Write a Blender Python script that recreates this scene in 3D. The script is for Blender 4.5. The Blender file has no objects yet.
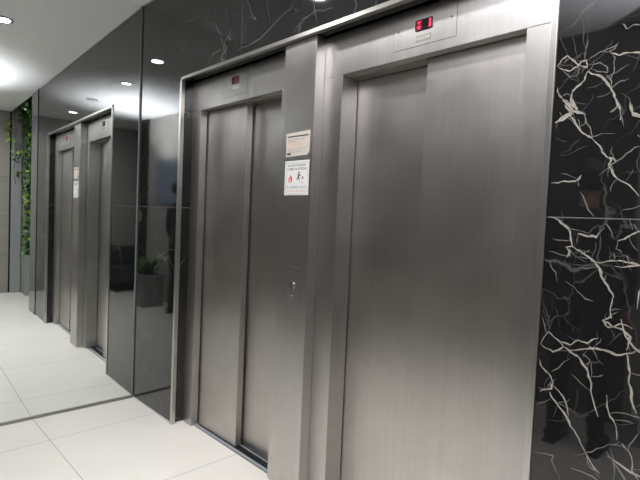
import bpy, bmesh, math, random
from mathutils import Vector, Matrix
C = bpy.context.scene.collection
scene = bpy.context.scene
R = math.radians

# ------------------------------------------------------------------ camera
cam_d = bpy.data.cameras.new('camera'); cam = bpy.data.objects.new('camera', cam_d); C.objects.link(cam)
yaw, pitch, roll = R(45.8673), R(-2.4858), R(-2.4594)
F = Vector((-math.sin(yaw)*math.cos(pitch), math.cos(yaw)*math.cos(pitch), math.sin(pitch)))
R0 = Vector((math.cos(yaw), math.sin(yaw), 0)); U0 = R0.cross(F)
RR = R0*math.cos(roll) - U0*math.sin(roll); UU = U0*math.cos(roll) + R0*math.sin(roll)
cam.matrix_world = Matrix(((RR.x, UU.x, -F.x, 3.4258), (RR.y, UU.y, -F.y, -1.4853), (RR.z, UU.z, -F.z, 1.3594), (0, 0, 0, 1)))
cam_d.sensor_width = 36; cam_d.lens = 485.18*36/640; cam_d.clip_start = .02
scene.camera = cam

# ------------------------------------------------------------------ world, light, exposure
w = bpy.data.worlds.new('world'); scene.world = w; w.use_nodes = True
w.node_tree.nodes['Background'].inputs[0].default_value = (.8, .9, 1, 1)
w.node_tree.nodes['Background'].inputs[1].default_value = .0
scene.view_settings.view_transform = 'Standard'; scene.view_settings.look = 'None'
scene.view_settings.gamma = 1; scene.view_settings.use_curve_mapping = False
scene.view_settings.exposure = 0.0
scene.cycles.max_bounces = 12; scene.cycles.glossy_bounces = 8; scene.cycles.diffuse_bounces = 5
scene.cycles.sample_clamp_indirect = 6; scene.cycles.use_denoising = True
scene.cycles.blur_glossy = .3; scene.cycles.use_adaptive_sampling = False
scene.cycles.use_guiding = True; scene.cycles.use_surface_guiding = True; scene.cycles.guiding_training_samples = 32
scene.cycles.denoiser = 'OPENIMAGEDENOISE'; scene.cycles.denoising_prefilter = 'ACCURATE'; scene.cycles.denoising_input_passes = 'RGB_ALBEDO_NORMAL'; scene.cycles.denoising_quality = 'HIGH'

def spot(name, loc, target, power, ang, blend, size, col=(1, 1, 1), parent=None):
    l = bpy.data.lights.new(name, 'SPOT'); l.energy = power; l.spot_size = R(ang); l.spot_blend = blend
    l.shadow_soft_size = size; l.color = col
    o = bpy.data.objects.new(name, l); C.objects.link(o); o.location = loc
    o.rotation_euler = (Vector(target)-Vector(loc)).to_track_quat('-Z', 'Y').to_euler()
    return o
# the photographer's flash, bounced off the ceiling
spot('bounce_flash', (3.3, -1.5, 1.60), (3.17, -1.50, 2.81), 700, 108, .9, .03, (.96, .965, 1.03))
H = 2.8077
DOWN_W = 15.5

# ------------------------------------------------------------------ materials
def newmat(name):
    m = bpy.data.materials.new(name); m.use_nodes = True; nt = m.node_tree
    return m, nt, nt.nodes['Principled BSDF']
def N(nt, t, **k):
    n = nt.nodes.new(t)
    for a, b in k.items(): setattr(n, a, b)
    return n
def plain(name, col, rough=.5, metal=0, emit=None, es=1, spec=None, noise=.04, scale=20):
    m, nt, b = newmat(name)
    b.inputs['Roughness'].default_value = rough; b.inputs['Metallic'].default_value = metal
    if spec is not None: b.inputs['Specular IOR Level'].default_value = spec
    tc = N(nt, 'ShaderNodeTexCoord'); nz = N(nt, 'ShaderNodeTexNoise'); nz.inputs['Scale'].default_value = scale
    nt.links.new(tc.outputs['Object'], nz.inputs['Vector'])
    mx = N(nt, 'ShaderNodeMix', data_type='RGBA'); nt.links.new(nz.outputs['Fac'], mx.inputs[0])
    mx.inputs[6].default_value = (*[c*(1-noise*2) for c in col], 1); mx.inputs[7].default_value = (*[min(1, c*(1+noise*2)) for c in col], 1)
    nt.links.new(mx.outputs[2], b.inputs['Base Color'])
    if emit: b.inputs['Emission Color'].default_value = (*emit, 1); b.inputs['Emission Strength'].default_value = es
    return m
def steel(name, base=(.53, .515, .50), rough=.34, aniso=.62, rot=0, blotch=.10):
    m, nt, b = newmat(name); L = nt.links
    b.inputs['Metallic'].default_value = 1
    tc = N(nt, 'ShaderNodeTexCoord')
    mp = N(nt, 'ShaderNodeMapping'); mp.inputs['Scale'].default_value = (70, 70, .8)
    L.new(tc.outputs['Object'], mp.inputs[0])
    g = N(nt, 'ShaderNodeTexNoise'); g.inputs['Scale'].default_value = 1; g.inputs['Detail'].default_value = 3
    L.new(mp.outputs[0], g.inputs['Vector'])
    bl = N(nt, 'ShaderNodeTexNoise'); bl.inputs['Scale'].default_value = 3.2; bl.inputs['Detail'].default_value = 5; bl.inputs['Roughness'].default_value = .65
    L.new(tc.outputs['Object'], bl.inputs['Vector'])
    # brushed tint
    r1 = N(nt, 'ShaderNodeMapRange'); r1.inputs[1].default_value = .3; r1.inputs[2].default_value = .7; r1.inputs[3].default_value = .965; r1.inputs[4].default_value = 1.03
    L.new(g.outputs['Fac'], r1.inputs[0])
    r2 = N(nt, 'ShaderNodeMapRange'); r2.inputs[1].default_value = .3; r2.inputs[2].default_value = .7; r2.inputs[3].default_value = 1-blotch; r2.inputs[4].default_value = 1+blotch*.6
    L.new(bl.outputs['Fac'], r2.inputs[0])
    mu = N(nt, 'ShaderNodeMath', operation='MULTIPLY'); L.new(r1.outputs[0], mu.inputs[0]); L.new(r2.outputs[0], mu.inputs[1])
    vm = N(nt, 'ShaderNodeVectorMath', operation='SCALE'); vm.inputs[0].default_value = base; L.new(mu.outputs[0], vm.inputs['Scale'])
    L.new(vm.outputs[0], b.inputs['Base Color'])
    r3 = N(nt, 'ShaderNodeMapRange'); r3.inputs[1].default_value = .3; r3.inputs[2].default_value = .7; r3.inputs[3].default_value = rough*.94; r3.inputs[4].default_value = rough*1.1
    L.new(bl.outputs['Fac'], r3.inputs[0]); L.new(r3.outputs[0], b.inputs['Roughness'])
    b.inputs['Anisotropic'].default_value = aniso; b.inputs['Anisotropic Rotation'].default_value = rot
    ge = N(nt, 'ShaderNodeNewGeometry'); cr = N(nt, 'ShaderNodeVectorMath', operation='CROSS_PRODUCT'); cr.inputs[0].default_value = (.02, .011, 1)
    L.new(ge.outputs['Normal'], cr.inputs[1]); nn = N(nt, 'ShaderNodeVectorMath', operation='NORMALIZE'); L.new(cr.outputs[0], nn.inputs[0]); L.new(nn.outputs[0], b.inputs['Tangent'])
    return m
def marble(name, dark=(.0085, .0085, .009), vein=(.075, .073, .070), joints=True, rough=.035, amount=1.0):
    m, nt, b = newmat(name); L = nt.links
    tc = N(nt, 'ShaderNodeTexCoord')
    nz = N(nt, 'ShaderNodeTexNoise'); nz.inputs['Scale'].default_value = 2.2; nz.inputs['Detail'].default_value = 6
    L.new(tc.outputs['Object'], nz.inputs['Vector'])
    ad = N(nt, 'ShaderNodeVectorMath', operation='MULTIPLY_ADD'); ad.inputs[1].default_value = (.55, .55, .55)
    L.new(nz.outputs['Color'], ad.inputs[0]); L.new(tc.outputs['Object'], ad.inputs[2])
    fac = None
    for sc, wd, lo, hi, st in ((2.3, .006, .42, .60, 1.0), (6.5, .009, .46, .64, .8)):
        mp = N(nt, 'ShaderNodeMapping'); mp.inputs['Scale'].default_value = (sc, sc, sc*.55); mp.inputs['Rotation'].default_value = (0, .35, 0)
        L.new(ad.outputs[0], mp.inputs[0])
        vo = N(nt, 'ShaderNodeTexVoronoi', feature='DISTANCE_TO_EDGE'); vo.inputs['Scale'].default_value = 1; L.new(mp.outputs[0], vo.inputs['Vector'])
        mr = N(nt, 'ShaderNodeMapRange'); mr.inputs[1].default_value = 0; mr.inputs[2].default_value = wd*1.6; mr.inputs[3].default_value = 1; mr.inputs[4].default_value = 0
        L.new(vo.outputs['Distance'], mr.inputs[0])
        n2 = N(nt, 'ShaderNodeTexNoise'); n2.inputs['Scale'].default_value = 1.7+sc*.4; n2.inputs['Detail'].default_value = 2; L.new(tc.outputs['Object'], n2.inputs['Vector'])
        m2 = N(nt, 'ShaderNodeMapRange'); m2.inputs[1].default_value = lo; m2.inputs[2].default_value = hi; L.new(n2.outputs['Fac'], m2.inputs[0])
        mu = N(nt, 'ShaderNodeMath', operation='MULTIPLY'); L.new(mr.outputs[0], mu.inputs[0]); L.new(m2.outputs[0], mu.inputs[1])
        ms = N(nt, 'ShaderNodeMath', operation='MULTIPLY'); L.new(mu.outputs[0], ms.inputs[0]); ms.inputs[1].default_value = st*amount
        if fac is None: fac = ms
        else:
            mm = N(nt, 'ShaderNodeMath', operation='MAXIMUM'); L.new(fac.outputs[0], mm.inputs[0]); L.new(ms.outputs[0], mm.inputs[1]); fac = mm
    mx = N(nt, 'ShaderNodeMix', data_type='RGBA'); L.new(fac.outputs[0], mx.inputs[0])
    mx.inputs[6].default_value = (*dark, 1); mx.inputs[7].default_value = (*vein, 1)
    out = mx
    if joints:
        sp = N(nt, 'ShaderNodeSeparateXYZ'); L.new(tc.outputs['Object'], sp.inputs[0])
        prev = None
        for comp, val, hw in ((2, 1.394, .0016), (0, 1.235, .0009)):
            s = N(nt, 'ShaderNodeMath', operation='SUBTRACT'); L.new(sp.outputs[comp], s.inputs[0]); s.inputs[1].default_value = val
            a = N(nt, 'ShaderNodeMath', operation='ABSOLUTE'); L.new(s.outputs[0], a.inputs[0])
            l = N(nt, 'ShaderNodeMath', operation='LESS_THAN'); L.new(a.outputs[0], l.inputs[0]); l.inputs[1].default_value = hw
            if prev is None: prev = l
            else:
                mm = N(nt, 'ShaderNodeMath', operation='MAXIMUM'); L.new(prev.outputs[0], mm.inputs[0]); L.new(l.outputs[0], mm.inputs[1]); prev = mm
        m3 = N(nt, 'ShaderNodeMix', data_type='RGBA'); L.new(prev.outputs[0], m3.inputs[0]); L.new(mx.outputs[2], m3.inputs[6]); m3.inputs[7].default_value = (.13, .13, .125, 1)
        out = m3
    L.new(out.outputs[2], b.inputs['Base Color'])
    b.inputs['Roughness'].default_value = rough; b.inputs['IOR'].default_value = 1.62
    return m
def floor_mat():
    m, nt, b = newmat('polished_cream_tile'); L = nt.links
    tc = N(nt, 'ShaderNodeTexCoord'); sp = N(nt, 'ShaderNodeSeparateXYZ'); L.new(tc.outputs['Object'], sp.inputs[0])
    prev = None
    for comp, off in ((0, .365), (1, -.645)):
        s = N(nt, 'ShaderNodeMath', operation='SUBTRACT'); L.new(sp.outputs[comp], s.inputs[0]); s.inputs[1].default_value = off
        q = N(nt, 'ShaderNodeMath', operation='PINGPONG'); L.new(s.outputs[0], q.inputs[0]); q.inputs[1].default_value = .41
        a = N(nt, 'ShaderNodeMath', operation='LESS_THAN'); L.new(q.outputs[0], a.inputs[0]); a.inputs[1].default_value = .0017
        if prev is None: prev = a
        else:
            mm = N(nt, 'ShaderNodeMath', operation='MAXIMUM'); L.new(prev.outputs[0], mm.inputs[0]); L.new(a.outputs[0], mm.inputs[1]); prev = mm
    nz = N(nt, 'ShaderNodeTexNoise'); nz.inputs['Scale'].default_value = 2.5; nz.inputs['Detail'].default_value = 5; L.new(tc.outputs['Object'], nz.inputs['Vector'])
    mx = N(nt, 'ShaderNodeMix', data_type='RGBA'); L.new(nz.outputs['Fac'], mx.inputs[0])
    mx.inputs[6].default_value = (.69, .665, .615, 1); mx.inputs[7].default_value = (.74, .715, .665, 1)
    m3 = N(nt, 'ShaderNodeMix', data_type='RGBA'); L.new(prev.outputs[0], m3.inputs[0]); L.new(mx.outputs[2], m3.inputs[6]); m3.inputs[7].default_value = (.30, .29, .26, 1)
    L.new(m3.outputs[2], b.inputs['Base Color']); b.inputs['Roughness'].default_value = .22
    return m
def stone_mat(name, c1, c2, tile=.6, rough=.35):
    m, nt, b = newmat(name); L = nt.links
    tc = N(nt, 'ShaderNodeTexCoord'); mp = N(nt, 'ShaderNodeMapping'); mp.inputs['Scale'].default_value = (1, 1, 4); L.new(tc.outputs['Object'], mp.inputs[0])
    nz = N(nt, 'ShaderNodeTexNoise'); nz.inputs['Scale'].default_value = 2; nz.inputs['Detail'].default_value = 8; L.new(mp.outputs[0], nz.inputs['Vector'])
    mx = N(nt, 'ShaderNodeMix', data_type='RGBA'); L.new(nz.outputs['Fac'], mx.inputs[0]); mx.inputs[6].default_value = (*c1, 1); mx.inputs[7].default_value = (*c2, 1)
    sp = N(nt, 'ShaderNodeSeparateXYZ'); L.new(tc.outputs['Object'], sp.inputs[0])
    q = N(nt, 'ShaderNodeMath', operation='PINGPONG'); L.new(sp.outputs[2], q.inputs[0]); q.inputs[1].default_value = tile/2
    a = N(nt, 'ShaderNodeMath', operation='LESS_THAN'); L.new(q.outputs[0], a.inputs[0]); a.inputs[1].default_value = .0025
    m3 = N(nt, 'ShaderNodeMix', data_type='RGBA'); L.new(a.outputs[0], m3.inputs[0]); L.new(mx.outputs[2], m3.inputs[6]); m3.inputs[7].default_value = (*[c*.5 for c in c1], 1)
    L.new(m3.outputs[2], b.inputs['Base Color']); b.inputs['Roughness'].default_value = rough
    return m
def leaf_mat(name, c1, c2):
    m, nt, b = newmat(name); L = nt.links
    g = N(nt, 'ShaderNodeTexCoord'); nz = N(nt, 'ShaderNodeTexNoise'); nz.inputs['Scale'].default_value = 9; L.new(g.outputs['Object'], nz.inputs['Vector'])
    mr = N(nt, 'ShaderNodeMapRange'); mr.inputs[1].default_value = .4; mr.inputs[2].default_value = .6; L.new(nz.outputs['Fac'], mr.inputs[0])
    mx = N(nt, 'ShaderNodeMix', data_type='RGBA'); L.new(mr.outputs[0], mx.inputs[0]); mx.inputs[6].default_value = (*c1, 1); mx.inputs[7].default_value = (*c2, 1)
    L.new(mx.outputs[2], b.inputs['Base Color']); b.inputs['Roughness'].default_value = .4
    return m
M = {}
M['steel'] = steel('brushed_steel')
M['door_steel'] = steel('brushed_door_steel', (.545, .52, .495), .37, .7)
M['pillar_steel'] = steel('brushed_pillar_steel', (.53, .51, .495), .34, .6)
M['chrome'] = plain('satin_aluminium_trim', (.56, .55, .52), .28, 1)
M['dark_joint'] = plain('black_joint', (.006, .006, .007), .9, spec=.1)
M['dark_metal'] = plain('dark_metal', (.03, .032, .036), .4, .6)
M['chrome_dull'] = plain('dull_metal_channel', (.30, .30, .27), .4, 1)
M['alu'] = plain('aluminium_sill', (.34, .36, .39), .55, .4)
M['marble'] = marble('black_marble')
M['vein3'] = plain('pale_marble_vein', (.30, .28, .24), .06, 0, noise=.2, scale=35)
M['vein2'] = plain('grey_marble_vein', (.15, .145, .135), .06, 0, noise=.25, scale=35)
M['vein1'] = plain('faint_marble_vein', (.065, .064, .062), .06, 0, noise=.25, scale=35)
M['floor'] = floor_mat()
M['ceiling'] = plain('white_ceiling_paint', (.79, .785, .785), .6, noise=.01)
M['mirror'] = plain('mirror_glass', (.89, .935, .915), .0, 1, noise=0)
M['glass_edge'] = plain('pale_green_glass_edge', (.17, .20, .185), .15, 0)
M['grey_stone'] = stone_mat('grey_travertine', (.20, .195, .175), (.29, .275, .245))
M['light_stone'] = stone_mat('pale_grey_travertine', (.36, .35, .32), (.46, .44, .40))
M['dark_wall'] = stone_mat('dark_grey_stone', (.085, .077, .070), (.11, .10, .09), 1.4, .25)
M['grey_panel'] = plain('bluish_grey_panel', (.25, .26, .26), .35)
M['slab'] = stone_mat('polished_grey_slab', (.075, .08, .085), (.12, .125, .13), 2.0, .08)
M['white'] = plain('matt_white_paper', (.60, .605, .59), .5, noise=.01)
M['cream'] = plain('cream_paper', (.47, .43, .38), .5, noise=.08, scale=30)
M['ink'] = plain('black_ink', (.03, .03, .03), .5)
M['grey_ink'] = plain('grey_ink', (.28, .27, .26), .5)
M['pink_ink'] = plain('pink_ink', (.60, .34, .29), .5)
M['red_ink'] = plain('red_ink', (.62, .03, .03), .5)
M['green_ink'] = plain('green_ink', (.10, .22, .17), .5)
M['black_glass'] = plain('black_display_glass', (.012, .008, .010), .12)
M['led'] = plain('red_led', (.4, .01, .03), .4, emit=(1, .03, .10), es=1.6)
M['led_dim'] = plain('dim_red_led', (.1, .005, .01), .4, emit=(.35, .01, .05), es=.25)
M['led_glow'] = plain('dark_red_led_window', (.10, .004, .015), .3, emit=(.5, .01, .05), es=.12)
M['tag'] = plain('beige_plate', (.24, .235, .20), .45)
M['tag_light'] = plain('pale_beige_plate', (.36, .355, .31), .45)
M['lamp'] = plain('lit_lamp', (.9, .9, .9), .5, emit=(1, .99, .97), es=18)
M['lamp_off'] = plain('unlit_lamp_glass', (.7, .7, .7), .3)
M['lamp_ring'] = plain('grey_lamp_ring', (.25, .26, .27), .4, .5)
M['button'] = plain('polished_button', (.75, .75, .75), .12, 1)
M['planter'] = plain('grey_planter_panel', (.23, .24, .225), .4)
M['soil'] = plain('dark_soil', (.02, .014, .01), .9, noise=.3)
M['stem'] = plain('brown_stem', (.08, .07, .03), .7)
M['leaf'] = leaf_mat('green_leaf', (.012, .045, .010), (.06, .15, .025))
M['leaf_mid'] = leaf_mat('bright_green_leaf', (.03, .12, .02), (.08, .24, .04))
M['leaf_yellow'] = leaf_mat('yellow_green_leaf', (.14, .24, .03), (.34, .42, .06))
M['cloth'] = plain('black_cloth', (.012, .012, .014), .85, noise=.2)
M['denim'] = plain('charcoal_trousers', (.010, .010, .013), .85, noise=.2)
M['skin'] = plain('skin', (.42, .24, .17), .5)
M['hair'] = plain('dark_hair', (.015, .010, .008), .6)
M['leather'] = plain('black_leather', (.010, .010, .011), .35)
M['frame_dark'] = plain('dark_frame', (.015, .015, .016), .4)
M['board'] = plain('blue_grey_board', (.22, .27, .34), .3)
M['picture'] = plain('dark_grey_panel', (.07, .075, .085), .4)
M['shaft'] = plain('shaft_black', (.01, .01, .01), .9)

# ------------------------------------------------------------------ helpers
def box(bm, x0, x1, y0, y1, z0, z1, mi=0, bev=0):
    t = bmesh.new()
    bmesh.ops.create_cube(t, size=1)
    for v in t.verts:
        v.co = Vector((x0+(v.co.x+.5)*(x1-x0), y0+(v.co.y+.5)*(y1-y0), z0+(v.co.z+.5)*(z1-z0)))
    if bev: bmesh.ops.bevel(t, geom=list(t.edges), offset=bev, segments=2, profile=.5, affect='EDGES', clamp_overlap=True)
    for f in t.faces: f.material_index = mi
    merge(bm, t)
def merge(bm, t, M4=None):
    if M4 is not None: bmesh.ops.transform(t, matrix=M4, verts=t.verts)
    vm = [bm.verts.new(v.co) for v in t.verts]
    t.verts.index_update()
    for f in t.faces:
        try: nf = bm.faces.new([vm[v.index] for v in f.verts]); nf.material_index = f.material_index; nf.smooth = f.smooth
        except ValueError: pass
    t.free()
def cyl(bm, c, axis, r, h, seg=24, r2=None, mi=0, smooth=True):
    t = bmesh.new()
    bmesh.ops.create_cone(t, cap_ends=True, segments=seg, radius1=r, radius2=r if r2 is None else r2, depth=h)
    for f in t.faces: f.material_index = mi; f.smooth = smooth and len(f.verts) == 4
    q = Vector((0, 0, 1)).rotation_difference(Vector(axis)).to_matrix().to_4x4()
    merge(bm, t, Matrix.Translation(c) @ q)
def ring(bm, c, axis, ro, ri, h, seg=32, mi=0):
    q = Vector((0, 0, 1)).rotation_difference(Vector(axis)).to_matrix()
    prof = [(ri, -h/2), (ri, h/2), (ro, h/2), (ro, -h/2)]
    rows = [[bm.verts.new(Vector(c)+q @ Vector((r*math.cos(a*2*math.pi/seg), r*math.sin(a*2*math.pi/seg), z))) for r, z in prof] for a in range(seg)]
    for i in range(seg):
        A, B = rows[i], rows[(i+1) % seg]
        for k in range(4): f = bm.faces.new([A[k], B[k], B[(k+1) % 4], A[(k+1) % 4]]); f.material_index = mi
def prism(bm, pts, y0, y1, mi=0):
    """polygon pts (x,z) extruded from y0 to y1"""
    a = [bm.verts.new((x, y0, z)) for x, z in pts]; b = [bm.verts.new((x, y1, z)) for x, z in pts]
    n = len(pts)
    for f in [a[::-1], b]+[[a[i], a[(i+1) % n], b[(i+1) % n], b[i]] for i in range(n)]: bm.faces.new(f).material_index = mi
def tube(bm, pts, radii, seg=8, mi=0):
    rows = []
    for i, p in enumerate(pts):
        p = Vector(p); d = (Vector(pts[min(i+1, len(pts)-1)])-Vector(pts[max(i-1, 0)])).normalized()
        u = d.orthogonal().normalized(); v = d.cross(u)
        if rows:
            pu = prevu - d*prevu.dot(d)
            if pu.length > 1e-5: u = pu.normalized(); v = d.cross(u)
        prevu = u
        r = radii[i] if isinstance(radii, (list, tuple)) else radii
        rows.append([bm.verts.new(p+u*r*math.cos(k*2*math.pi/seg)+v*r*math.sin(k*2*math.pi/seg)) for k in range(seg)])
    for A, B in zip(rows, rows[1:]):
        for k in range(seg): f = bm.faces.new([A[k], A[(k+1) % seg], B[(k+1) % seg], B[k]]); f.smooth = True; f.material_index = mi
    bm.faces.new(rows[0][::-1]).material_index = mi; bm.faces.new(rows[-1]).material_index = mi
def obj(name, bm, mats, parent=None, at=None):
    bmesh.ops.recalc_face_normals(bm, faces=bm.faces)
    me = bpy.data.meshes.new(name); bm.to_mesh(me); bm.free()
    for m in (mats if isinstance(mats, (list, tuple)) else [mats]): me.materials.append(M[m])
    o = bpy.data.objects.new(name, me); C.objects.link(o)
    if parent is not None:
        o.parent = parent
        base = world_loc(parent)
        me.transform(Matrix.Translation(-base))
    elif at is not None:
        o.location = at; me.transform(Matrix.Translation(-Vector(at)))
    return o
def world_loc(o):
    v = Vector(o.location)
    while o.parent: o = o.parent; v += Vector(o.location)
    return v
def quick(name, boxes, mats, parent=None, at=None):
    bm = bmesh.new()
    for b in boxes: box(bm, *b)
    return obj(name, bm, mats, parent, at)
def thing(name, label, cat, loc, group=None):
    o = bpy.data.objects.new(name, None); C.objects.link(o); o.location = loc; o.empty_display_size = .1
    return tag(o, label, cat, group)
def tag(o, label, cat, group=None):
    o['label'] = label; o['category'] = cat
    if group: o['group'] = group
    return o
def struct(name, boxes, mats):
    o = quick(name, boxes, mats); o['kind'] = 'structure'; return o
def text(s, x, z, y, h, mat_i, bm, width=None, bold=0.0):
    """flat lettering facing -Y, centred at x, baseline z, laid into bm"""
    cu = bpy.data.curves.new('t', 'FONT'); cu.body = s; cu.size = 1; cu.offset = bold; cu.resolution_u = 2
    o = bpy.data.objects.new('t', cu); C.objects.link(o)
    dg = bpy.context.evaluated_depsgraph_get(); dg.update()
    me = bpy.data.meshes.new_from_object(o.evaluated_get(dg))
    xs = [v.co.x for v in me.vertices]; zs = [v.co.y for v in me.vertices]
    sc = h/.72; sx = sc if not width else width/(max(xs)-min(xs)); cx = (max(xs)+min(xs))/2
    vs = [bm.verts.new((x+(v.co.x-cx)*sx, y, z+v.co.y*sc)) for v in me.vertices]
    for p in me.polygons:
        try: f = bm.faces.new([vs[i] for i in p.vertices]); f.material_index = mat_i
        except ValueError: pass
    bpy.data.objects.remove(o); bpy.data.meshes.remove(me); bpy.data.curves.remove(cu)
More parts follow.
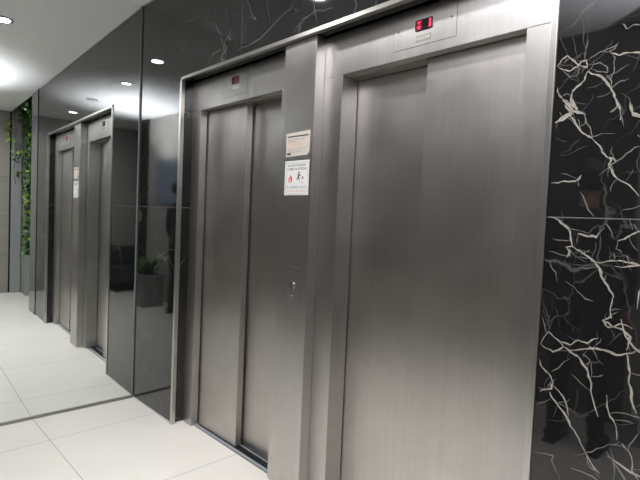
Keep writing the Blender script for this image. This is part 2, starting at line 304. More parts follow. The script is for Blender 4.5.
VEINS = [(3,[(2.86,1.835),(2.873,1.854),(2.886,1.86),(2.907,1.84),(2.921,1.825),(2.895,1.814),(2.874,1.823),(2.86,1.835)]),(3,[(2.921,1.825),(2.941,1.815),(2.937,1.837),(2.924,1.836),(2.921,1.825)]),(1,[(2.886,1.86),(2.874,1.889),(2.861,1.931)]),(1,[(2.917,1.838),(2.905,1.879),(2.894,1.923)]),(1,[(2.936,1.848),(2.925,1.902),(2.916,1.96)]),(2,[(2.937,1.837),(2.956,1.844),(2.983,1.855),(3.007,1.86),(3.016,1.866)]),(2,[(2.971,1.854),(2.99,1.847),(3.007,1.853),(3.013,1.862)]),(2,[(2.944,1.823),(2.973,1.824),(2.989,1.81),(2.993,1.792),(2.974,1.798),(2.951,1.81)]),(3,[(2.996,1.845),(3.02,1.833),(3.05,1.834),(3.078,1.824)]),(2,[(2.996,1.849),(3.009,1.829),(3.007,1.816),(3.01,1.796),(3.003,1.77),(2.99,1.786)]),(4,[(2.942,1.805),(2.968,1.79),(2.991,1.769),(3.005,1.746),(3.015,1.721),(3.028,1.693),(3.032,1.659)]),(2,[(2.99,1.786),(3.003,1.77),(3.008,1.749),(3.025,1.763),(3.045,1.766)]),(3,[(2.942,1.805),(2.937,1.782),(2.912,1.761),(2.903,1.741)]),(5,[(2.903,1.741),(2.912,1.715),(2.922,1.7)]),(2,[(2.922,1.7),(2.946,1.683)]),(2,[(2.922,1.819),(2.916,1.799),(2.897,1.796),(2.878,1.817)]),(1,[(2.882,1.813),(2.911,1.786),(2.928,1.776)]),(3,[(2.864,1.773),(2.868,1.754),(2.883,1.734),(2.898,1.724)]),(5,[(2.898,1.724),(2.906,1.702),(2.903,1.692),(2.873,1.677)]),(2,[(2.879,1.745),(2.893,1.75),(2.903,1.741)]),(2,[(3.029,1.699),(3.006,1.684)]),(2,[(3.025,1.912),(3.034,1.899),(3.048,1.907),(3.073,1.903)]),(1,[(3.032,1.936),(3.039,1.953),(3.035,1.974)]),(2,[(3.031,1.904),(3.021,1.916)]),(3,[(3.055,1.699),(3.059,1.676),(3.088,1.659)]),(1,[(3.072,1.928),(3.038,1.928)]),(1,[(2.861,1.708),(2.833,1.689)]),(5,[(2.888,1.719),(2.913,1.694),(2.903,1.688),(2.863,1.67)]),(4,[(2.88,1.734),(2.906,1.702),(2.923,1.693),(2.94,1.687)]),(2,[(2.94,1.687),(2.948,1.662),(2.962,1.633),(2.966,1.618)]),(4,[(2.903,1.688),(2.925,1.654),(2.95,1.627),(2.967,1.615)]),(3,[(2.967,1.615),(2.987,1.593),(2.994,1.575),(3.017,1.553),(3.012,1.54),(3.022,1.519),(3.053,1.491),(3.087,1.455)]),(2,[(2.924,1.675),(2.932,1.653),(2.945,1.659),(2.94,1.687)]),(1,[(2.934,1.618),(2.915,1.602),(2.909,1.588),(2.883,1.574)]),(1,[(2.955,1.595),(2.91,1.577),(2.883,1.574)]),(3,[(2.863,1.494),(2.901,1.499),(2.935,1.501),(2.944,1.515)]),(2,[(2.935,1.501),(2.939,1.483)]),(2,[(2.943,1.469),(2.958,1.441),(2.983,1.399)]),(2,[(2.989,1.513),(3.026,1.546),(3.051,1.568),(3.093,1.591)]),(3,[(3.013,1.561),(3.029,1.549)]),(2,[(3.016,1.715),(3.029,1.699),(3.033,1.672),(3.041,1.641)]),(2,[(3.006,1.682),(3.029,1.699)]),(4,[(3.052,1.703),(3.062,1.669),(3.089,1.649)]),(1,[(3.08,1.576),(3.086,1.517)]),(2,[(3.052,1.418),(3.102,1.432)]),(1,[(2.823,1.624),(2.866,1.627),(2.901,1.613)]),(3,[(2.865,1.396),(2.891,1.386),(2.909,1.369),(2.924,1.355),(2.928,1.33),(2.933,1.309)]),(2,[(2.88,1.393),(2.905,1.376),(2.927,1.359)]),(4,[(2.944,1.349),(2.97,1.343),(2.993,1.342),(3.001,1.355)]),(2,[(3.001,1.355),(3.013,1.369)]),(1,[(2.891,1.324),(2.918,1.329)]),(3,[(2.933,1.312),(2.916,1.308),(2.927,1.297),(2.918,1.279),(2.934,1.291)]),(4,[(2.933,1.312),(2.954,1.3),(2.974,1.287),(3.003,1.272),(3.048,1.281)]),(2,[(2.954,1.289),(2.979,1.305)]),(4,[(2.97,1.29),(2.991,1.275),(3.008,1.252),(3.022,1.219),(3.046,1.181)]),(1,[(2.912,1.26),(2.915,1.271)]),(1,[(2.916,1.264),(2.956,1.261),(2.988,1.267)]),(2,[(2.874,1.264),(2.882,1.242),(2.893,1.232),(2.897,1.207)]),(2,[(2.919,1.21),(2.947,1.195),(2.975,1.167),(2.997,1.164)]),(1,[(2.915,1.169),(2.933,1.146)]),(1,[(2.896,1.13),(2.913,1.074)]),(1,[(2.862,1.124),(2.878,1.082)]),(3,[(3.043,1.181),(3.039,1.146),(3.043,1.126),(3.022,1.115),(3.036,1.097),(3.065,1.113),(3.094,1.105)]),(4,[(3.048,1.281),(3.072,1.279),(3.112,1.271)]),(3,[(3.043,1.266),(3.112,1.281)]),(3,[(3.045,1.334),(3.062,1.341),(3.082,1.356),(3.106,1.367)]),(2,[(3.045,1.334),(3.043,1.313),(3.059,1.304)]),(2,[(3.038,1.303),(3.042,1.286)]),(2,[(3.015,1.38),(3.033,1.343)]),(2,[(3.071,1.392),(3.078,1.366)]),(2,[(3.071,1.299),(3.078,1.276)]),(3,[(2.862,1.016),(2.882,1.055),(2.911,1.036),(2.926,1.02),(2.899,0.999),(2.862,1.016)]),(3,[(2.911,1.036),(2.944,1.029),(2.965,1.048),(2.987,1.043),(3.015,1.063)]),(4,[(2.926,1.02),(2.945,1.01),(2.968,1.0),(2.991,0.973),(3.006,0.934),(3.028,0.847)]),(4,[(2.94,1.013),(3.0,1.032),(3.029,1.034),(3.062,1.027),(3.085,1.037),(3.125,1.064)]),(2,[(2.991,0.973),(2.998,0.998),(2.976,1.012)]),(3,[(2.857,0.974),(2.869,0.947),(2.894,0.928),(2.905,0.911)]),(4,[(2.905,0.911),(2.901,0.89),(2.857,0.868)]),(4,[(2.897,0.879),(2.918,0.851),(2.947,0.82),(2.977,0.777),(3.001,0.738)]),(3,[(3.001,0.738),(3.042,0.692)]),(3,[(2.905,0.901),(2.935,0.875),(2.952,0.822)]),(2,[(2.946,0.991),(2.92,0.96),(2.898,0.939)]),(2,[(3.005,0.953),(3.033,0.965)]),(4,[(3.085,1.037),(3.096,0.986),(3.103,0.934),(3.117,0.885)]),(2,[(3.096,0.986),(3.129,0.99)]),(4,[(3.024,1.116),(3.049,1.102),(3.073,1.098),(3.09,1.083),(3.084,1.046)]),(3,[(3.045,0.913),(3.051,0.873),(3.069,0.842),(3.076,0.799)]),(2,[(3.052,0.864),(3.136,0.877)]),(1,[(2.893,0.793),(2.948,0.816)]),(2,[(2.855,0.687),(2.894,0.692),(2.918,0.696),(2.914,0.68),(2.94,0.635)]),(2,[(2.976,0.719),(3.03,0.758),(3.084,0.797)]),(2,[(3.001,0.738),(3.016,0.701),(3.043,0.679)]),(2,[(3.061,0.775),(3.075,0.688)]),(3,[(3.088,0.794),(3.109,0.774),(3.115,0.732),(3.131,0.712)]),(2,[(3.104,0.782),(3.124,0.834)]),(2,[(3.069,0.851),(3.111,0.856)]),(2,[(1.202,2.24),(1.392,2.253),(1.499,2.293),(1.639,2.339),(1.647,2.355)]),(2,[(0.975,2.447),(1.037,2.358),(1.069,2.276),(1.045,2.23)]),(2,[(0.902,2.236),(0.972,2.275),(1.041,2.282)]),(1,[(1.052,2.545),(1.098,2.46),(1.089,2.389),(1.118,2.353),(1.2,2.276)]),(2,[(1.273,2.482),(1.314,2.402),(1.363,2.354),(1.291,2.394)]),(1,[(1.437,2.435),(1.472,2.32)]),(2,[(1.655,2.223),(1.719,2.268),(1.808,2.281),(1.91,2.264)]),(2,[(1.787,2.334),(1.82,2.224)]),(1,[(0.665,2.519),(0.792,2.542)]),(1,[(0.651,2.482),(0.677,2.329)]),(1,[(0.503,2.653),(0.542,2.592)]),(1,[(0.818,2.613),(0.852,2.557)]),(1,[(1.165,2.427),(1.309,2.471)]),(1,[(0.338,2.648),(0.476,2.7)]),(2,[(0.515,2.677),(0.557,2.584)]),(1,[(0.612,2.649),(0.653,2.548),(0.702,2.311)]),(2,[(0.584,2.531),(0.766,2.54)]),(1,[(0.18,2.306),(0.249,2.343)]),(1,[(0.064,2.275),(0.236,2.321)]),(1,[(0.508,2.387),(0.527,2.289)]),(2,[(0.569,2.397),(0.608,2.342)]),(1,[(0.402,2.253),(0.426,2.285)]),(1,[(0.825,2.611),(0.86,2.558)]),(1,[(0.178,2.571),(0.197,2.492)]),(1,[(0.624,2.265),(0.716,2.264)]),(1,[(0.368,2.381),(0.468,2.431)]),(2,[(-0.041,1.435),(0.114,1.483),(0.229,1.528)]),(1,[(0.202,1.952),(0.383,1.997)]),(1,[(0.228,1.542),(0.528,1.596)]),(1,[(0.157,1.108),(0.38,1.191)]),(2,[(0.316,1.035),(0.44,1.096),(0.558,1.118)]),(1,[(0.46,1.048),(0.535,0.958)]),(1,[(-0.016,1.032),(0.063,0.985)]),(2,[(0.329,0.223),(0.424,0.274),(0.53,0.283)]),(1,[(0.028,0.19),(0.09,0.219)]),(1,[(0.506,0.239),(0.499,0.138)])]

# ------------------------------------------------------------------ room shell
XT0, XT1, ZT = .5854, 2.8552, 2.2044      # outer edges of the metal frame round the lifts
D1 = .079                                  # set-back of the steel portals
XW, XE = 5.37, 3.41                        # end wall, end of the marble
struct('floor', [(-.12, XW+.1, -2.5, .6, -.05, 0)], 'floor')
struct('ceiling', [(-.12, XW+.1, -2.5, .012, H, H+.05)], 'ceiling')
random.seed(4)
bm = bmesh.new()
GAP = .014
BM = [bmesh.new() for _ in range(3)]
box(BM[0], 0, XT0+.018, 0, .30, 0, H-GAP)
box(BM[1], XT0+.018, XT1-.018, 0, .30, ZT-.018, H-GAP)
box(BM[2], XT1-.018, 3.34, 0, .30, 0, H-GAP)
def slab_of(pl):
    x = sum(p[0] for p in pl)/len(pl)
    return BM[0] if x < XT0+.018 else BM[2] if x > XT1-.018 else BM[1]
WID = {1: .0020, 2: .0030, 3: .0042, 4: .0058, 5: .0085}
def displace(pl, rough, lev):
    for _ in range(lev):
        out = [pl[0]]
        for a, b in zip(pl, pl[1:]):
            dx, dz = b[0]-a[0], b[1]-a[1]; k = random.uniform(-rough, rough)
            out += [((a[0]+b[0])/2-dz*k, (a[1]+b[1])/2+dx*k), b]
        pl = out
    return pl
def ribbon(pl, wd, mi, y):
    bm = slab_of(pl); n = len(pl); L_, R_ = [], []
    for i, p in enumerate(pl):
        a = pl[max(i-1, 0)]; b = pl[min(i+1, n-1)]; dx, dz = b[0]-a[0], b[1]-a[1]; l = math.hypot(dx, dz) or 1
        tp = min(1, .35+1.6*min(i, n-1-i)/max(n*.5, 1)); k = wd*tp*random.uniform(.45, 1.35)/2
        L_.append(bm.verts.new((p[0]-dz/l*k, y, p[1]+dx/l*k))); R_.append(bm.verts.new((p[0]+dz/l*k, y, p[1]-dx/l*k)))
    for i in range(n-1): bm.faces.new([L_[i], L_[i+1], R_[i+1], R_[i]]).material_index = mi
def inside(p):
    x, z = p
    return .004 < x < 3.33 and .01 < z < H-.02 and not (XT0-.002 < x < XT1+.002 and z < ZT+.002)
for q, (st, pl) in enumerate(VEINS):
    right = pl[0][0] > XT1-.05
    pl = [p for p in displace(pl, .10, 2) if inside(p)]
    if len(pl) < 3: continue
    mi = {1: 1, 2: 2, 3: 3, 4: 3, 5: 3}[st]
    if not right and st == 2: mi = 2
    ribbon(pl, WID[st], mi, -.0003-.000004*q)
    if st >= 3:
        for _ in range(1+len(pl)//7):          # hair-thin side branches
            i = random.randrange(1, len(pl)-1); a = random.uniform(0, 6.28); l = random.uniform(.02, .07)
            br = [pl[i]]
            for k in range(4):
                a += random.uniform(-.5, .5); br.append((br[-1][0]+math.cos(a)*l/4, br[-1][1]+math.sin(a)*l/4))
            br = [p for p in br if inside(p)]
            if len(br) > 2: ribbon(br, .0022, random.choice([1, 2]), -.0003-.000004*q-.000002)
for _ in range(46):                            # the stretch of marble further along the wall
    x = random.uniform(3.12, 3.31); z = random.uniform(.1, 2.7); a = random.uniform(0, 6.28); br = [(x, z)]
    for k in range(6): a += random.uniform(-.6, .6); br.append((br[-1][0]+math.cos(a)*.03, br[-1][1]+math.sin(a)*.045))
    br = [p for p in br if inside(p)]
    if len(br) > 2: ribbon(br, .005, random.choice([2, 3]), -.0012)
for m_ in BM: wall = obj('wall_back', m_, ['marble', 'vein1', 'vein2', 'vein3']); wall['kind'] = 'structure'
struct('trim_1', [(0, 3.36, .02, .30, H-GAP, H)], 'dark_metal')                       # shadow gap under the ceiling
# metal frame round the recess: three L-profiles
FW, FD = .020, .020
o = struct('trim_2', [(XT0, XT0+FW, -.006, FD, 0, ZT, 0, .0015), (XT1-FW, XT1, -.006, FD, 0, ZT, 0, .0015), (XT0, XT1, -.006, FD, ZT-FW, ZT, 0, .0015)], 'chrome')
struct('baseboard_back', [(.004, XT0, -.004, 0, 0, .010), (XT1, 3.34, -.004, 0, 0, .010), (XT0+FW, XT0+.026, .02, D1, 0, .010)], 'white')
struct('trim_3', [(3.34, 3.41, .0015, .30, 0, H), (XW-.004, XW, -.002, .020, 0, H)], 'dark_joint')                       # dark joint at the end of the marble
struct('trim_4', [(3.41, 3.754, 0, .60, 0, H)], 'slab')                               # polished grey end slab
struct('trim_5', [(XW-.03, XW, .018, .155, 0, H+.4)], 'grey_panel')
struct('wall_left', [(-.30, -.10, -2.5, .6, 0, H+.05)], 'grey_stone')
struct('wall_right', [(XW, XW+.1, -2.5, .6, 0, H+.5)], 'grey_stone')
struct('wall_niche', [(3.754, XW+.1, .55, .62, 0, H+.5), (3.754, XW+.1, .012, .62, H+.5, H+.55), (3.60, 3.754, .012, .62, H, H+.5), (3.60, XW+.1, -.02, .012, H+.05, H+.55)], 'grey_stone')
struct('wall_front', [(-.12, XW+.1, -2.5, -2.4, 0, H)], 'dark_wall')
struct('trim_9', [(2.60, 3.88, -2.4, -2.1, 0, H)], 'light_stone')                     # pale stone pier on the facing wall
struct('trim_6', [(3.88, 4.30, -2.4, -2.08, 0, H)], 'marble')                          # dark stone pier on the facing wall
struct('wall_shaft', [(XT0, XT1, .31, .35, 0, ZT)], 'shaft')
struct('trim_7', [(XT0+.018, XT1-.018, .06, .26, 2.19, ZT-.018), (1.60, 1.80, .10, .26, 0, 2.19)], 'shaft')

# ------------------------------------------------------------------ mirror wall
A = R(-1.5378)
mt = thing('wall_mirror', 'floor-to-ceiling mirror wall at the left reflecting the lifts and floor', 'mirror', (0, 0, 0))
def skew(o):       # the mirror stands a degree and a half off square with the marble
    o.data.transform(Matrix.Rotation(A, 4, 'Z'))
skew(quick('mirror_pane', [(-.006, 0, -2.45, .0, .006, H-.002)], 'mirror', mt))
skew(quick('bottom_channel', [(-.008, .010, -2.45, -.002, 0, .016, 0, .001)], 'chrome_dull', mt))
skew(quick('glass_edge', [(.0003, .0035, -.010, -.0015, .016, H-.003)], 'glass_edge', mt))
struct('trim_8', [(-.12, -.085, -2.45, .0, 0, H)], 'dark_metal')

# ------------------------------------------------------------------ lifts
def lift(label, xa, xb, x0, x1, mid, front_left, disp, seam, lit):
    """xa..xb outer edges of the portal, x0..x1 the opening, mid where the two leaves meet"""
    c = ((x0+x1)/2, D1, 0)
    t = thing('elevator', label, 'elevator', c, None)
    dl, dr = (.125, .18) if front_left else (.18, .13)
    quick('door_jamb', [(xa, x0, D1, dl, 0, 2.0, 0, .0012)], 'steel', t)
    quick('door_jamb', [(x1, xb, D1, dr, 0, 2.0, 0, .0012)], 'steel', t)
    bm = bmesh.new()
    if seam:
        box(bm, xa, seam-.0007, D1, .125, 2.0006, 2.19, 0, .0012); box(bm, seam+.0007, xb, D1, .125, 2.0006, 2.19, 0, .0012)
    else: box(bm, xa, xb, D1, .125, 2.0006, 2.19, 0, .0012)
    obj('header', bm, 'steel', t)
    ya, yb = .1335, .1855
    if front_left:
        f = quick('front_door_panel', [(x0-.04, mid, ya, ya+.04, .006, 2.04, 0, .0015)], 'door_steel', t)
        g = quick('rear_door_panel', [(mid-.03, x1+.04, yb, yb+.03, .006, 2.04, 0, .0015)], 'door_steel', t)
        quick('door_track', [(mid+.001, x1, .126, yb-.006, 1.994, 2.03)], 'chrome', t)
    else:
        f = quick('front_door_panel', [(mid, x1+.04, ya, ya+.04, .006, 2.04, 0, .0015)], 'door_steel', t)
        g = quick('rear_door_panel', [(x0-.03, mid+.03, yb, yb+.03, .006, 2.04, 0, .0015)], 'door_steel', t)
        quick('door_track', [(x0, mid-.001, .126, yb-.006, 1.994, 2.03)], 'chrome', t)
    bm = bmesh.new()
    for k, (a, b, z) in enumerate(((.106, .128, .003), (.130, .172, .0015), (.174, .182, .003), (.184, .225, .0015), (.227, .26, .003))):
        box(bm, x0+.001, x1-.001, a, b, -.004, z, k % 2)
    obj('sill', bm, ['alu', 'dark_metal'], t)
    quick('sill_gap', [(x0+.001, x1-.001, .1025, .106, -.004, .0012)], 'shaft', t)
    # indicator plate with its display
    a, b, z0, z1, s0, s1, q0, q1, l0, l1, m0, m1 = disp
    y = D1-.0012
    bm = bmesh.new(); box(bm, a, b, y, D1-.0001, z0, z1, 0); 
    for zz in ((a, b, z0-.0012, z0), ):
        box(bm, zz[0], zz[1], D1-.0009, D1-.0001, zz[2], zz[3], 1)
    box(bm, b, b+.0009, D1-.0009, D1-.0001, z0-.0012, z1, 1); box(bm, a-.0009, a, D1-.0009, D1-.0001, z0-.0012, z1, 1)
    p = obj('indicator_plate', bm, ['steel', 'dark_metal'], t)
    for sx in (a+.022, b-.022):
        bm = bmesh.new(); cyl(bm, (sx, y-.0004, (z0+z1)/2+.01), (0, 1, 0), .0045, .0012, 16); cyl(bm, (sx, y-.0011, (z0+z1)/2+.01), (0, 1, 0), .0018, .0004, 8, mi=1)
        obj('screw', bm, ['grey_screw', 'dark_metal'], p)
    bm = bmesh.new(); r = .006
    pts = []
    for cx, cz, a0 in ((s1-r, q1-r, 0), (s0+r, q1-r, 90), (s0+r, q0+r, 180), (s1-r, q0+r, 270)):
        for k in range(5): an = R(a0+k*22.5); pts.append((cx+r*math.cos(an), cz+r*math.sin(an)))
    prism(bm, pts, y-.0025, y)
    s = obj('display_screen', bm, 'black_glass', p); w_, h_ = s1-s0, q1-q0
    yy = y-.0030
    if lit:
        quick('glow_window', [(s0+.05*w_, s0+.40*w_, yy+.0002, yy+.0004, q0+.06*h_, q1-.08*h_)], 'led_glow', s)
        for cz in (q0+.70*h_, q0+.28*h_):
            e = .14*h_; bm = bmesh.new(); prism(bm, [(s0+.10*w_, cz+e), (s0+.22*w_, cz-e), (s0+.34*w_, cz+e)], yy-.0004, yy)
            obj('arrow', bm, 'led', s)
        quick('floor_number', [(s1-.20*w_, s1-.08*w_, yy-.0002, yy, q0+.14*h_, q1-.12*h_)], 'led', s)
    else:
        quick('glow_window', [(s0+.45*w_, s0+.9*w_, yy+.0002, yy+.0004, q0+.1*h_, q1-.1*h_)], 'led_glow', s)
        quick('floor_number', [(s1-.32*w_, s1-.22*w_, yy-.0002, yy, q0+.14*h_, q1-.12*h_)], 'led_dim', s)
    bm = bmesh.new(); box(bm, l0, l1, y-.0012, y, m0, m1, 0, .0004); box(bm, l0+.004, l1-.004, y-.0015, y-.0012, m0+.006, m1-.006, 1); 
    for k in range(3): ring(bm, (l0+.018+k*.013, y-.0017, (m0+m1)/2), (0, 1, 0), .0035, .0022, .0003, 12, 0)
    obj('name_plate', bm, ['tag', 'tag_light'], p)
    return t
M['grey_screw'] = plain('grey_screw', (.30, .30, .30), .35, 1)
lift('left brushed-steel lift whose front door leaf is on the left, unlit display above', XT0+.018, 1.70, .7014, 1.4931, 1.1191, True,
     (.955, 1.190, 2.035, 2.165, 1.040, 1.110, 2.100, 2.142, 1.040, 1.108, 2.070, 2.090), 1.2345, False)
lift('right brushed-steel lift with a glowing red display above its doors', 1.701, XT1-.018, 1.9126, 2.7274, 2.3172, False,
     (2.1898, 2.470, 2.038, 2.164, 2.292, 2.370, 2.092, 2.134, 2.296, 2.364, 2.052, 2.076), None, True)

# steel pier between the lifts
tag(quick('steel_pillar', [(1.5804, 1.7988, .020, D1-.0005, 0, 2.183, 0, .0025)], 'pillar_steel', None, (1.69, .05, 0)),
    'tall brushed-steel pillar cladding standing between the two lifts', 'pillar')

# notices on the pier
PY = .020
def plate(bm, pts, y0, y1, mi=0): prism(bm, pts, y0, y1, mi)
bm = bmesh.new()
plate(bm, [(1.617, 1.648), (1.762, 1.651), (1.780, 1.665), (1.782, 1.764), (1.613, 1.758)], PY-.0008, PY-.0001, 0)
box(bm, 1.624, 1.771, PY-.0010, PY-.0008, 1.739, 1.745, 1)
for k in range(26): pass
rr = random.Random(7)
for row, (z, h, mi, x1) in enumerate(((1.726, .0035, 2, 1.745), (1.717, .0035, 2, 1.690), (1.704, .005, 3, 1.77), (1.696, .004, 3, 1.72), (1.684, .003, 2, 1.765), (1.675, .003, 2, 1.74), (1.667, .003, 2, 1.73))):
    x = 1.626
    while x < x1:
        l = rr.uniform(.005, .017); box(bm, x, min(x+l, x1), PY-.0010, PY-.0008, z, z+h, mi); x += l+.003
box(bm, 1.624, 1.650, PY-.0010, PY-.0008, 1.656, 1.666, 1)
tag(obj('notice_sticker', bm, ['cream', 'ink', 'grey_ink', 'pink_ink'], None, (1.70, PY, 1.70)), 'worn cream notice with a torn corner, upper of two on the steel pillar', 'sticker')
bm = bmesh.new()
box(bm, 1.613, 1.783, PY-.0008, PY-.0001, 1.466, 1.628, 0)
for z in (1.470, 1.618): box(bm, 1.622, 1.774, PY-.0010, PY-.0008, z, z+.0022, 1)
for x in (1.622, 1.7722): box(bm, x, x+.0018, PY-.0010, PY-.0008, 1.470, 1.620, 1)
yt = PY-.00105
text('EN CASO DE INCENDIO', 1.698, 1.601, yt, .0105, 2, bm, .128, .012)
text('O SISMO NO UTILIZAR', 1.698, 1.584, yt, .0105, 2, bm, .138, .012)
text('EL ASCENSOR, UTILICE', 1.698, 1.499, yt, .0105, 3, bm, .132, .012)
text('LAS ESCALERAS', 1.698, 1.481, yt, .0105, 4, bm, .132, .012)
fl = [(1.655, 1.523), (1.645, 1.527), (1.641, 1.538), (1.645, 1.549), (1.650, 1.544), (1.654, 1.565), (1.661, 1.552), (1.664, 1.556), (1.668, 1.541), (1.667, 1.530)]
plate(bm, fl, PY-.0011, PY-.0008, 5)
plate(bm, [(1.651, 1.527), (1.649, 1.536), (1.654, 1.545), (1.659, 1.537), (1.659, 1.528)], PY-.0013, PY-.0011, 0)
# running figure over a stair line
cyl(bm, (1.715, PY-.001, 1.572), (0, 1, 0), .0048, .0004, 14, mi=2)
plate(bm, [(1.709, 1.566), (1.719, 1.566), (1.716, 1.549), (1.708, 1.549)], PY-.0011, PY-.0008, 2)
plate(bm, [(1.708, 1.551), (1.716, 1.551), (1.722, 1.540), (1.718, 1.537)], PY-.00115, PY-.0009, 2)
plate(bm, [(1.708, 1.552), (1.713, 1.549), (1.704, 1.537), (1.700, 1.540)], PY-.0012, PY-.0009, 2)
plate(bm, [(1.718, 1.565), (1.729, 1.557), (1.727, 1.554), (1.717, 1.560)], PY-.00118, PY-.0009, 2)
plate(bm, [(1.738, 1.552), (1.746, 1.552), (1.746, 1.541), (1.738, 1.541)], PY-.0011, PY-.0008, 2)
sx, sz = 1.694, 1.541
for k in range(7):
    box(bm, sx, sx+.0095, PY-.0011, PY-.0008, sz-.0014, sz, 5 if k > 2 else 1); box(bm, sx+.0080, sx+.0095, PY-.0011, PY-.0008, sz-.0042, sz-.0014, 5 if k > 2 else 1); sx += .0085; sz -= .0033
tag(obj('fire_notice', bm, ['white', 'grey_ink', 'ink', 'green_ink', 'pink_ink', 'red_ink'], None, (1.70, PY, 1.55)), 'white fire notice with red flame and running figure, lower of two on the steel pillar', 'sticker')

# call station
cs = thing('call_button_panel', 'small steel call panel with a round button, set in the pillar below the notices', 'call panel', (1.70, PY, 1.04))
bm = bmesh.new(); box(bm, 1.658, 1.746, PY-.0016, PY-.0001, .953, 1.128, 0, .0006); obj('face_plate', bm, 'pillar_steel', cs)
bm = bmesh.new(); ring(bm, (1.698, PY-.0030, 1.040), (0, 1, 0), .0185, .0135, .003, 32); b_ = obj('button_ring', bm, 'button', cs)
bm = bmesh.new(); cyl(bm, (1.698, PY-.0030, 1.040), (0, 1, 0), .0125, .0026, 28); obj('button', bm, 'door_steel', cs)
bm = bmesh.new(); cyl(bm, (1.698, PY-.0022, .988), (0, 1, 0), .0060, .0014, 20); cyl(bm, (1.698, PY-.0031, .988), (0, 1, 0), .0024, .0005, 12, mi=1); obj('key_switch', bm, ['button', 'ink'], cs)
bm = bmesh.new(); cyl(bm, (1.698, PY-.0020, 1.096), (0, 1, 0), .0030, .0008, 12); obj('indicator_dot', bm, 'grey_screw', cs)

# ------------------------------------------------------------------ ceiling lights
def downlight(x, y, label, on):
    t = thing('downlight', label, 'ceiling light', (x, y, H), 'downlights along the lift wall' if 0 else None)
    bm = bmesh.new(); ring(bm, (x, y, H-.004), (0, 0, 1), .070, .052, .008, 40); obj('lamp_ring', bm, 'lamp_ring', t)
    bm = bmesh.new(); cyl(bm, (x, y, H-.0045), (0, 0, 1), .052, .006, 36); obj('lamp_lens', bm, 'lamp' if on else 'lamp_off', t)
    if on:
        ld = bpy.data.lights.new('downlight_lamp', 'AREA'); ld.shape = 'DISK'; ld.size = .10; ld.energy = DOWN_W; ld.color = (1, .99, .985); ld.spread = R(150)
        s = bpy.data.objects.new('downlight_lamp', ld); C.objects.link(s); s.location = (x, y, H-.010)
        s.parent = t; s.matrix_parent_inverse = Matrix.Translation((-x, -y, -H))
downlight(1.065, -.69, 'lit round downlight nearest the mirror, over the left lift', True)
downlight(2.21, -.655, 'lit round downlight in front of the right lift, second from the mirror', True)
downlight(3.43, -.640, 'unlit round downlight in the bright patch of ceiling', False)
downlight(4.55, -.680, 'lit round downlight farthest from the mirror, near the plant niche', True)

# ------------------------------------------------------------------ planting in the niche
def leaf(bm, p, d, up, L, W, mi=0):
    d = d.normalized(); s = d.cross(up)
    s = s.normalized() if s.length > 1e-3 else d.orthogonal().normalized()
    n = s.cross(d).normalized()
    prof = [(0, .02), (.22, .75), (.5, 1), (.78, .62), (1, 0)]
    mid = [bm.verts.new(p+d*L*u-n*L*.18*u*u) for u, _ in prof]
    l = [bm.verts.new(p+d*L*u+s*W*k/2+n*W*.12*k-n*L*.18*u*u) for u, k in prof[:-1]]
    r = [bm.verts.new(p+d*L*u-s*W*k/2+n*W*.12*k-n*L*.18*u*u) for u, k in prof[:-1]]
    for side in (l, r):
        for i in range(3): f = bm.faces.new([mid[i], mid[i+1], side[i+1], side[i]]); f.material_index = mi; f.smooth = True
        f = bm.faces.new([mid[3], mid[4], side[3]]); f.material_index = mi; f.smooth = True
rn = random.Random(11)
def rv(s=1): return Vector((rn.uniform(-1, 1), rn.uniform(-1, 1), rn.uniform(-1, 1)))*s
pl = thing('potted_climber', 'leafy green climber rising from the tall grey planter box in the end niche', 'plant', (5.14, .31, 0))
bm = bmesh.new()
for k in range(3): box(bm, 4.95, 5.335, .165+k*.125, .165+k*.125+.121, 0, .62, 0, .003)
box(bm, 4.955, 5.330, .17, .53, .01, .60); obj('planter', bm, 'planter', pl)
quick('soil', [(4.965, 5.320, .175, .52, .60, .632)], 'soil', pl)
bm = bmesh.new()
for k in range(5):
    x, y = 5.02+.06*k, .26+.04*(k % 3)
    pts = [(x+.04*math.sin(i*.8+k), y+.03*math.cos(i*.9+k*2), .62+i*.18) for i in range(14)]
    tube(bm, pts, [.008-.0003*i for i in range(14)], 6)
obj('stem', bm, 'stem', pl)
bm = bmesh.new()
for i in range(2300):
    z = rn.uniform(.66, 3.2); th = .5+.5*math.sin(z*5)
    if rn.random() > .45+.5*th and z < 2.5: continue
    p = Vector((rn.uniform(4.9, 5.28), rn.uniform(.17, .42), z)); 
    leaf(bm, p, rv()+Vector((-.6, -.3, -.5)), Vector((0, 0, 1)), rn.uniform(.05, .10), rn.uniform(.035, .06), 1 if rn.random() < .13 else 0)
for i in range(420):
    leaf(bm, Vector((rn.uniform(4.6, 5.28), rn.uniform(.05, .40), rn.uniform(2.62, 3.2))), rv()+Vector((-.5, -.2, -.5)), Vector((0, 0, 1)), rn.uniform(.06, .11), rn.uniform(.04, .06), 0)
obj('foliage', bm, ['leaf', 'leaf_yellow'], pl)
fp = thing('shrub', 'small bright green shrub in the front of the grey planter box, under the climber', 'plant', (5.02, .22, .632))
bm = bmesh.new(); tube(bm, [(5.02, .22, .63), (5.02, .22, .72), (5.01, .21, .80)], .006, 6); obj('stem', bm, 'stem', fp)
bm = bmesh.new()
for i in range(120):
    v = rv(.11); leaf(bm, Vector((5.01, .225, .80))+Vector((v.x*.8, v.y*.6, v.z)), v+Vector((0, 0, .02)), Vector((0, 0, 1)), rn.uniform(.04, .07), .03, 0)
obj('foliage', bm, 'leaf_mid', fp) if 'leaf_mid' in M else obj('foliage', bm, 'leaf', fp)
vn = thing('trailing_vine', 'yellow-green vine hanging from the ceiling edge at the niche corner', 'plant', (5.22, .04, H))
bm = bmesh.new()
vp = [(5.22+.01*math.sin(i), .045+.012*math.cos(i*1.7)-.004*i*0, H+.1-i*.11) for i in range(12)]
tube(bm, vp, .0045, 6); obj('stem', bm, 'leaf', vn)
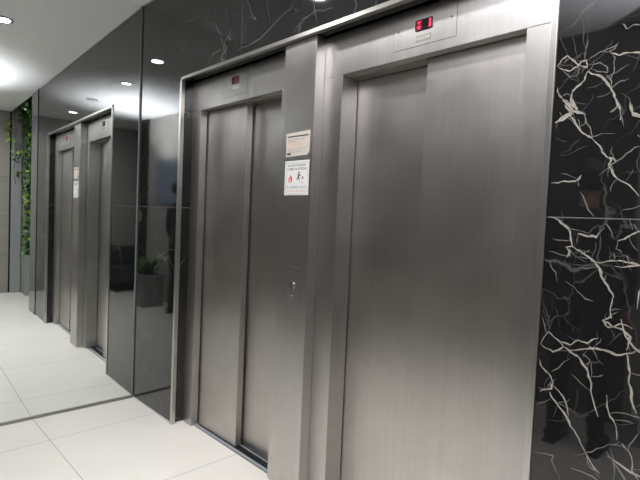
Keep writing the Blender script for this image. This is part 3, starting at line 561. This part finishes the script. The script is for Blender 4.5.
bm = bmesh.new()
for zc, n, sp_ in ((2.60, 8, .055), (2.50, 8, .05), (2.40, 9, .055), (2.16, 12, .08), (2.10, 10, .09), (1.86, 8, .06)):
    for k in range(n): 
        v = rv(sp_); leaf(bm, Vector((5.20, -.02 if zc > 2.3 else .08, zc))+v*.8, rv()+Vector((-.5, 0, -.3)), Vector((0, 0, 1)), rn.uniform(.05, .085), rn.uniform(.035, .055), 0 if zc > 2.12 else 1)
obj('foliage', bm, ['leaf_yellow', 'leaf'], vn)
spot('niche_fill', (4.6, .28, H+.48), (5.1, .3, 1.2), 26, 110, .5, .06, (1, 1, .95))  # added fill light that brightens the niche plants; no fitting is modelled there

# ------------------------------------------------------------------ what the marble reflects: things along the facing wall
t = thing('framed_panel', 'dark framed panel hung on the wall facing the lifts', 'wall panel', (1.99, -2.4, 1.70))
quick('frame', [(1.72, 2.26, -2.4, -2.375, 1.46, 1.48), (1.72, 2.26, -2.4, -2.375, 1.91, 1.93), (1.72, 1.74, -2.4, -2.375, 1.48, 1.91), (2.24, 2.26, -2.4, -2.375, 1.48, 1.91)], 'frame_dark', t)
quick('panel', [(1.74, 2.24, -2.4, -2.385, 1.48, 1.91)], 'picture', t)
t = thing('notice_board', 'blue-grey notice board on the grey stone wall facing the lifts', 'notice board', (3.31, -2.1, 1.8))
quick('board', [(3.02, 3.60, -2.1, -2.085, 1.50, 2.12)], 'board', t)
quick('frame', [(3.01, 3.61, -2.1, -2.08, 1.49, 1.50), (3.01, 3.61, -2.1, -2.08, 2.12, 2.13), (3.01, 3.02, -2.1, -2.08, 1.50, 2.12), (3.60, 3.61, -2.1, -2.08, 1.50, 2.12)], 'alu', t)
bm = bmesh.new(); box(bm, 4.04, 4.18, -2.08, -2.072, 1.20, 1.36, 0, .002); box(bm, 4.06, 4.16, -2.072, -2.070, 1.28, 1.34, 1); box(bm, 4.06, 4.12, -2.072, -2.070, 1.22, 1.26, 2)
tag(obj('red_and_white_sign', bm, ['cream', 'pink_ink', 'red_ink'], None, (4.11, -2.08, 1.28)), 'small pink and white sign on the dark pier facing the lifts', 'sign')
# dark bench at the end of the lobby
t = thing('bench', 'low dark upholstered bench against the end of the lobby', 'bench', (4.97, -1.75, 0))
quick('seat', [(4.66, 5.30, -2.30, -1.38, .17, .42, 0, .03)], 'cloth', t)
quick('backrest', [(5.18, 5.34, -2.30, -1.38, .40, .74, 0, .03)], 'cloth', t)
for x in (4.70, 5.24):
    for y in (-2.24, -1.44): quick('leg', [(x-.02, x+.02, y-.02, y+.02, 0, .175)], 'dark_metal', t)
# planter with a yellow-green plant
t = thing('potted_plant', 'yellow-green plant in a square grey pot by the facing wall', 'plant', (3.22, -1.80, 0))
bm = bmesh.new()
for (a, b, z0, z1) in ((.15, .15, 0, .44), (.165, .165, .41, .46)): box(bm, 3.22-a, 3.22+a, -1.80-b, -1.80+b, z0, z1, 0, .006)
obj('pot', bm, 'planter', t); quick('soil', [(3.09, 3.35, -1.93, -1.67, .44, .466)], 'soil', t)
bm = bmesh.new()
for i in range(70):
    a = rn.uniform(0, 6.28); e = rn.uniform(.5, 1.4)
    leaf(bm, Vector((3.22, -1.80, .46))+Vector((math.cos(a), math.sin(a), 0))*rn.uniform(0, .08), Vector((math.cos(a)*math.cos(e), math.sin(a)*math.cos(e), math.sin(e)*1.3)), Vector((0, 0, 1)), rn.uniform(.16, .34), .035, rn.choice([0, 0, 1]))
obj('foliage', bm, ['leaf_yellow', 'leaf'], t)

# ------------------------------------------------------------------ the person standing by the facing wall
def grown(name, joints, edges, mats, parent, sub=2, post=None):
    """joints: {key: (x, y, z, rx, ry)}; skin + subdivision, baked to one mesh"""
    keys = list(joints); me = bpy.data.meshes.new('g'); me.from_pydata([joints[k][:3] for k in keys], [(keys.index(a), keys.index(b)) for a, b in edges], [])
    o = bpy.data.objects.new('g', me); C.objects.link(o)
    m = o.modifiers.new('s', 'SKIN'); m.use_smooth_shade = True; m.branch_smoothing = .6
    for i, k in enumerate(keys): me.skin_vertices[0].data[i].radius = joints[k][3:5]
    me.skin_vertices[0].data[0].use_root = True
    s = o.modifiers.new('u', 'SUBSURF'); s.levels = sub; s.render_levels = sub
    dg = bpy.context.evaluated_depsgraph_get(); dg.update()
    bm = bmesh.new(); bm.from_mesh(o.evaluated_get(dg).to_mesh())
    bpy.data.objects.remove(o); bpy.data.meshes.remove(me)
    if post: post(bm)
    for f in bm.faces: f.smooth = True
    return obj(name, bm, mats, parent)
PX, PYY = 2.42, -1.79
def J(x, y, z, rx, ry=None): return (PX+x, PYY+y, z, rx, ry or rx)
pt = thing('person', 'person in black clothes with their back to the marble, seen reflected in it', 'person', (PX, PYY, 0))
joints = {'pelvis': J(0, 0, .97, .145, .10), 'waist': J(0, 0, 1.12, .125, .09), 'chest': J(0, 0, 1.32, .150, .105), 'collar': J(0, -.005, 1.47, .085, .07), 'neck': J(0, 0, 1.545, .052, .055), 'jaw': J(0, .02, 1.62, .062, .075), 'head': J(0, .01, 1.70, .074, .092), 'crown': J(0, 0, 1.765, .055, .065)}
ed = [('pelvis', 'waist'), ('waist', 'chest'), ('chest', 'collar'), ('collar', 'neck'), ('neck', 'jaw'), ('jaw', 'head'), ('head', 'crown')]
for s, n in ((-1, 'L'), (1, 'R')):
    joints.update({'sh'+n: J(s*.185, 0, 1.43, .055), 'el'+n: J(s*.235, -.01, 1.14, .042), 'wr'+n: J(s*.215, .10, .915, .027, .022), 'hd'+n: J(s*.205, .13, .845, .032, .018),
                   'hp'+n: J(s*.095, 0, .90, .092), 'kn'+n: J(s*.11, .015, .50, .060), 'an'+n: J(s*.12, -.02, .09, .040), 'ft'+n: J(s*.125, .09, .045, .038, .030), 'to'+n: J(s*.13, .16, .035, .032, .022)})
    ed += [('chest', 'sh'+n), ('sh'+n, 'el'+n), ('el'+n, 'wr'+n), ('wr'+n, 'hd'+n), ('pelvis', 'hp'+n), ('hp'+n, 'kn'+n), ('kn'+n, 'an'+n), ('an'+n, 'ft'+n), ('ft'+n, 'to'+n)]
    for k, (fx, ln) in enumerate(((-.021, .055), (-.007, .068), (.007, .064), (.020, .050))):
        a, b, c_ = 'f%s%d' % (n, k), 'g%s%d' % (n, k), 'h%s%d' % (n, k)
        joints.update({a: J(s*.205+fx, .140, .815, .0085), b: J(s*.203+fx, .146, .815-ln*.55, .008), c_: J(s*.200+fx, .140, .815-ln, .0065)})
        ed += [('hd'+n, a), (a, b), (b, c_)]
    joints.update({'t1'+n: J(s*.175, .150, .845, .010), 't2'+n: J(s*.168, .158, .810, .008)}); ed += [('hd'+n, 't1'+n), ('t1'+n, 't2'+n)]
def face(bm):
    # nose, eye hollows and ears pressed into the head; eyes and mouth coloured
    for v in bm.verts:
        x, y, z = v.co.x-PX, v.co.y-PYY, v.co.z
        if z > 1.56 and y > .05:
            v.co.y += .022*math.exp(-((x/.014)**2+((z-1.672)/.022)**2)) - .010*math.exp(-(((abs(x)-.03)/.014)**2+((z-1.70)/.012)**2)) + .006*math.exp(-((x/.024)**2+((z-1.632)/.009)**2))
        if 1.64 < z < 1.71 and abs(x) > .055 and abs(y-.0) < .03: v.co.x += math.copysign(.014, x)
    for f in bm.faces:
        c = f.calc_center_median(); x, y, z = c.x-PX, c.y-PYY, c.z
        if y > .05 and abs(z-1.70) < .008 and .018 < abs(x) < .042: f.material_index = 1
        if y > .05 and abs(z-1.632) < .006 and abs(x) < .026: f.material_index = 2
body = grown('body', joints, ed, ['skin', 'hair', 'pink_ink'], pt, 3, face)
def worn(name, keep, off, mat):       # clothing that follows the body, a little way off the skin
    bm = bmesh.new(); bm.from_mesh(body.data); bmesh.ops.translate(bm, vec=(PX, PYY, 0), verts=bm.verts); bm.normal_update()
    no = {v: v.normal.copy() for v in bm.verts}
    bad = [f for f in bm.faces if not keep(*(f.calc_center_median()-Vector((PX, PYY, 0))))]
    for v, n in no.items(): v.co += n*off
    bmesh.ops.delete(bm, geom=bad, context='FACES')
    for f in bm.faces: f.material_index = 0
    obj(name, bm, mat, pt)
worn('jacket', lambda x, y, z: .93 < z < 1.50, .014, 'cloth')
worn('trousers', lambda x, y, z: .07 < z < 1.02 and not (z > .70 and abs(x) > .13 and y > .085) and not (z > .90 and abs(x) > .195), .008, 'denim')
for s, n in ((-1, 'L'), (1, 'R')):
    bm = bmesh.new()
    x = PX+s*.125
    tube(bm, [(x, PYY-.075, .042), (x, PYY-.06, .05), (x, PYY, .058), (x, PYY+.07, .05), (x, PYY+.14, .042), (x, PYY+.195, .036), (x, PYY+.215, .030)], [.028, .040, .046, .045, .041, .032, .014], 16)
    for v in bm.verts: v.co.z = max(v.co.z, .004)
    box(bm, x-.038, x+.038, PYY-.09, PYY+.185, 0, .014, 0, .006)
    obj('shoe', bm, 'leather', pt)
bm = bmesh.new(); bmesh.ops.create_uvsphere(bm, u_segments=24, v_segments=16, radius=1)
for v in bm.verts:
    c = v.co.copy(); v.co = Vector((PX+c.x*.088, PYY-.012+c.y*.105, 1.695+c.z*.112))
bmesh.ops.delete(bm, geom=[v for v in bm.verts if (v.co.y > PYY+.035 and v.co.z < 1.755) or v.co.z < 1.60], context='VERTS')
for f in bm.faces: f.smooth = True
obj('hair', bm, 'hair', pt)
pt.rotation_euler = (0, 0, math.pi)
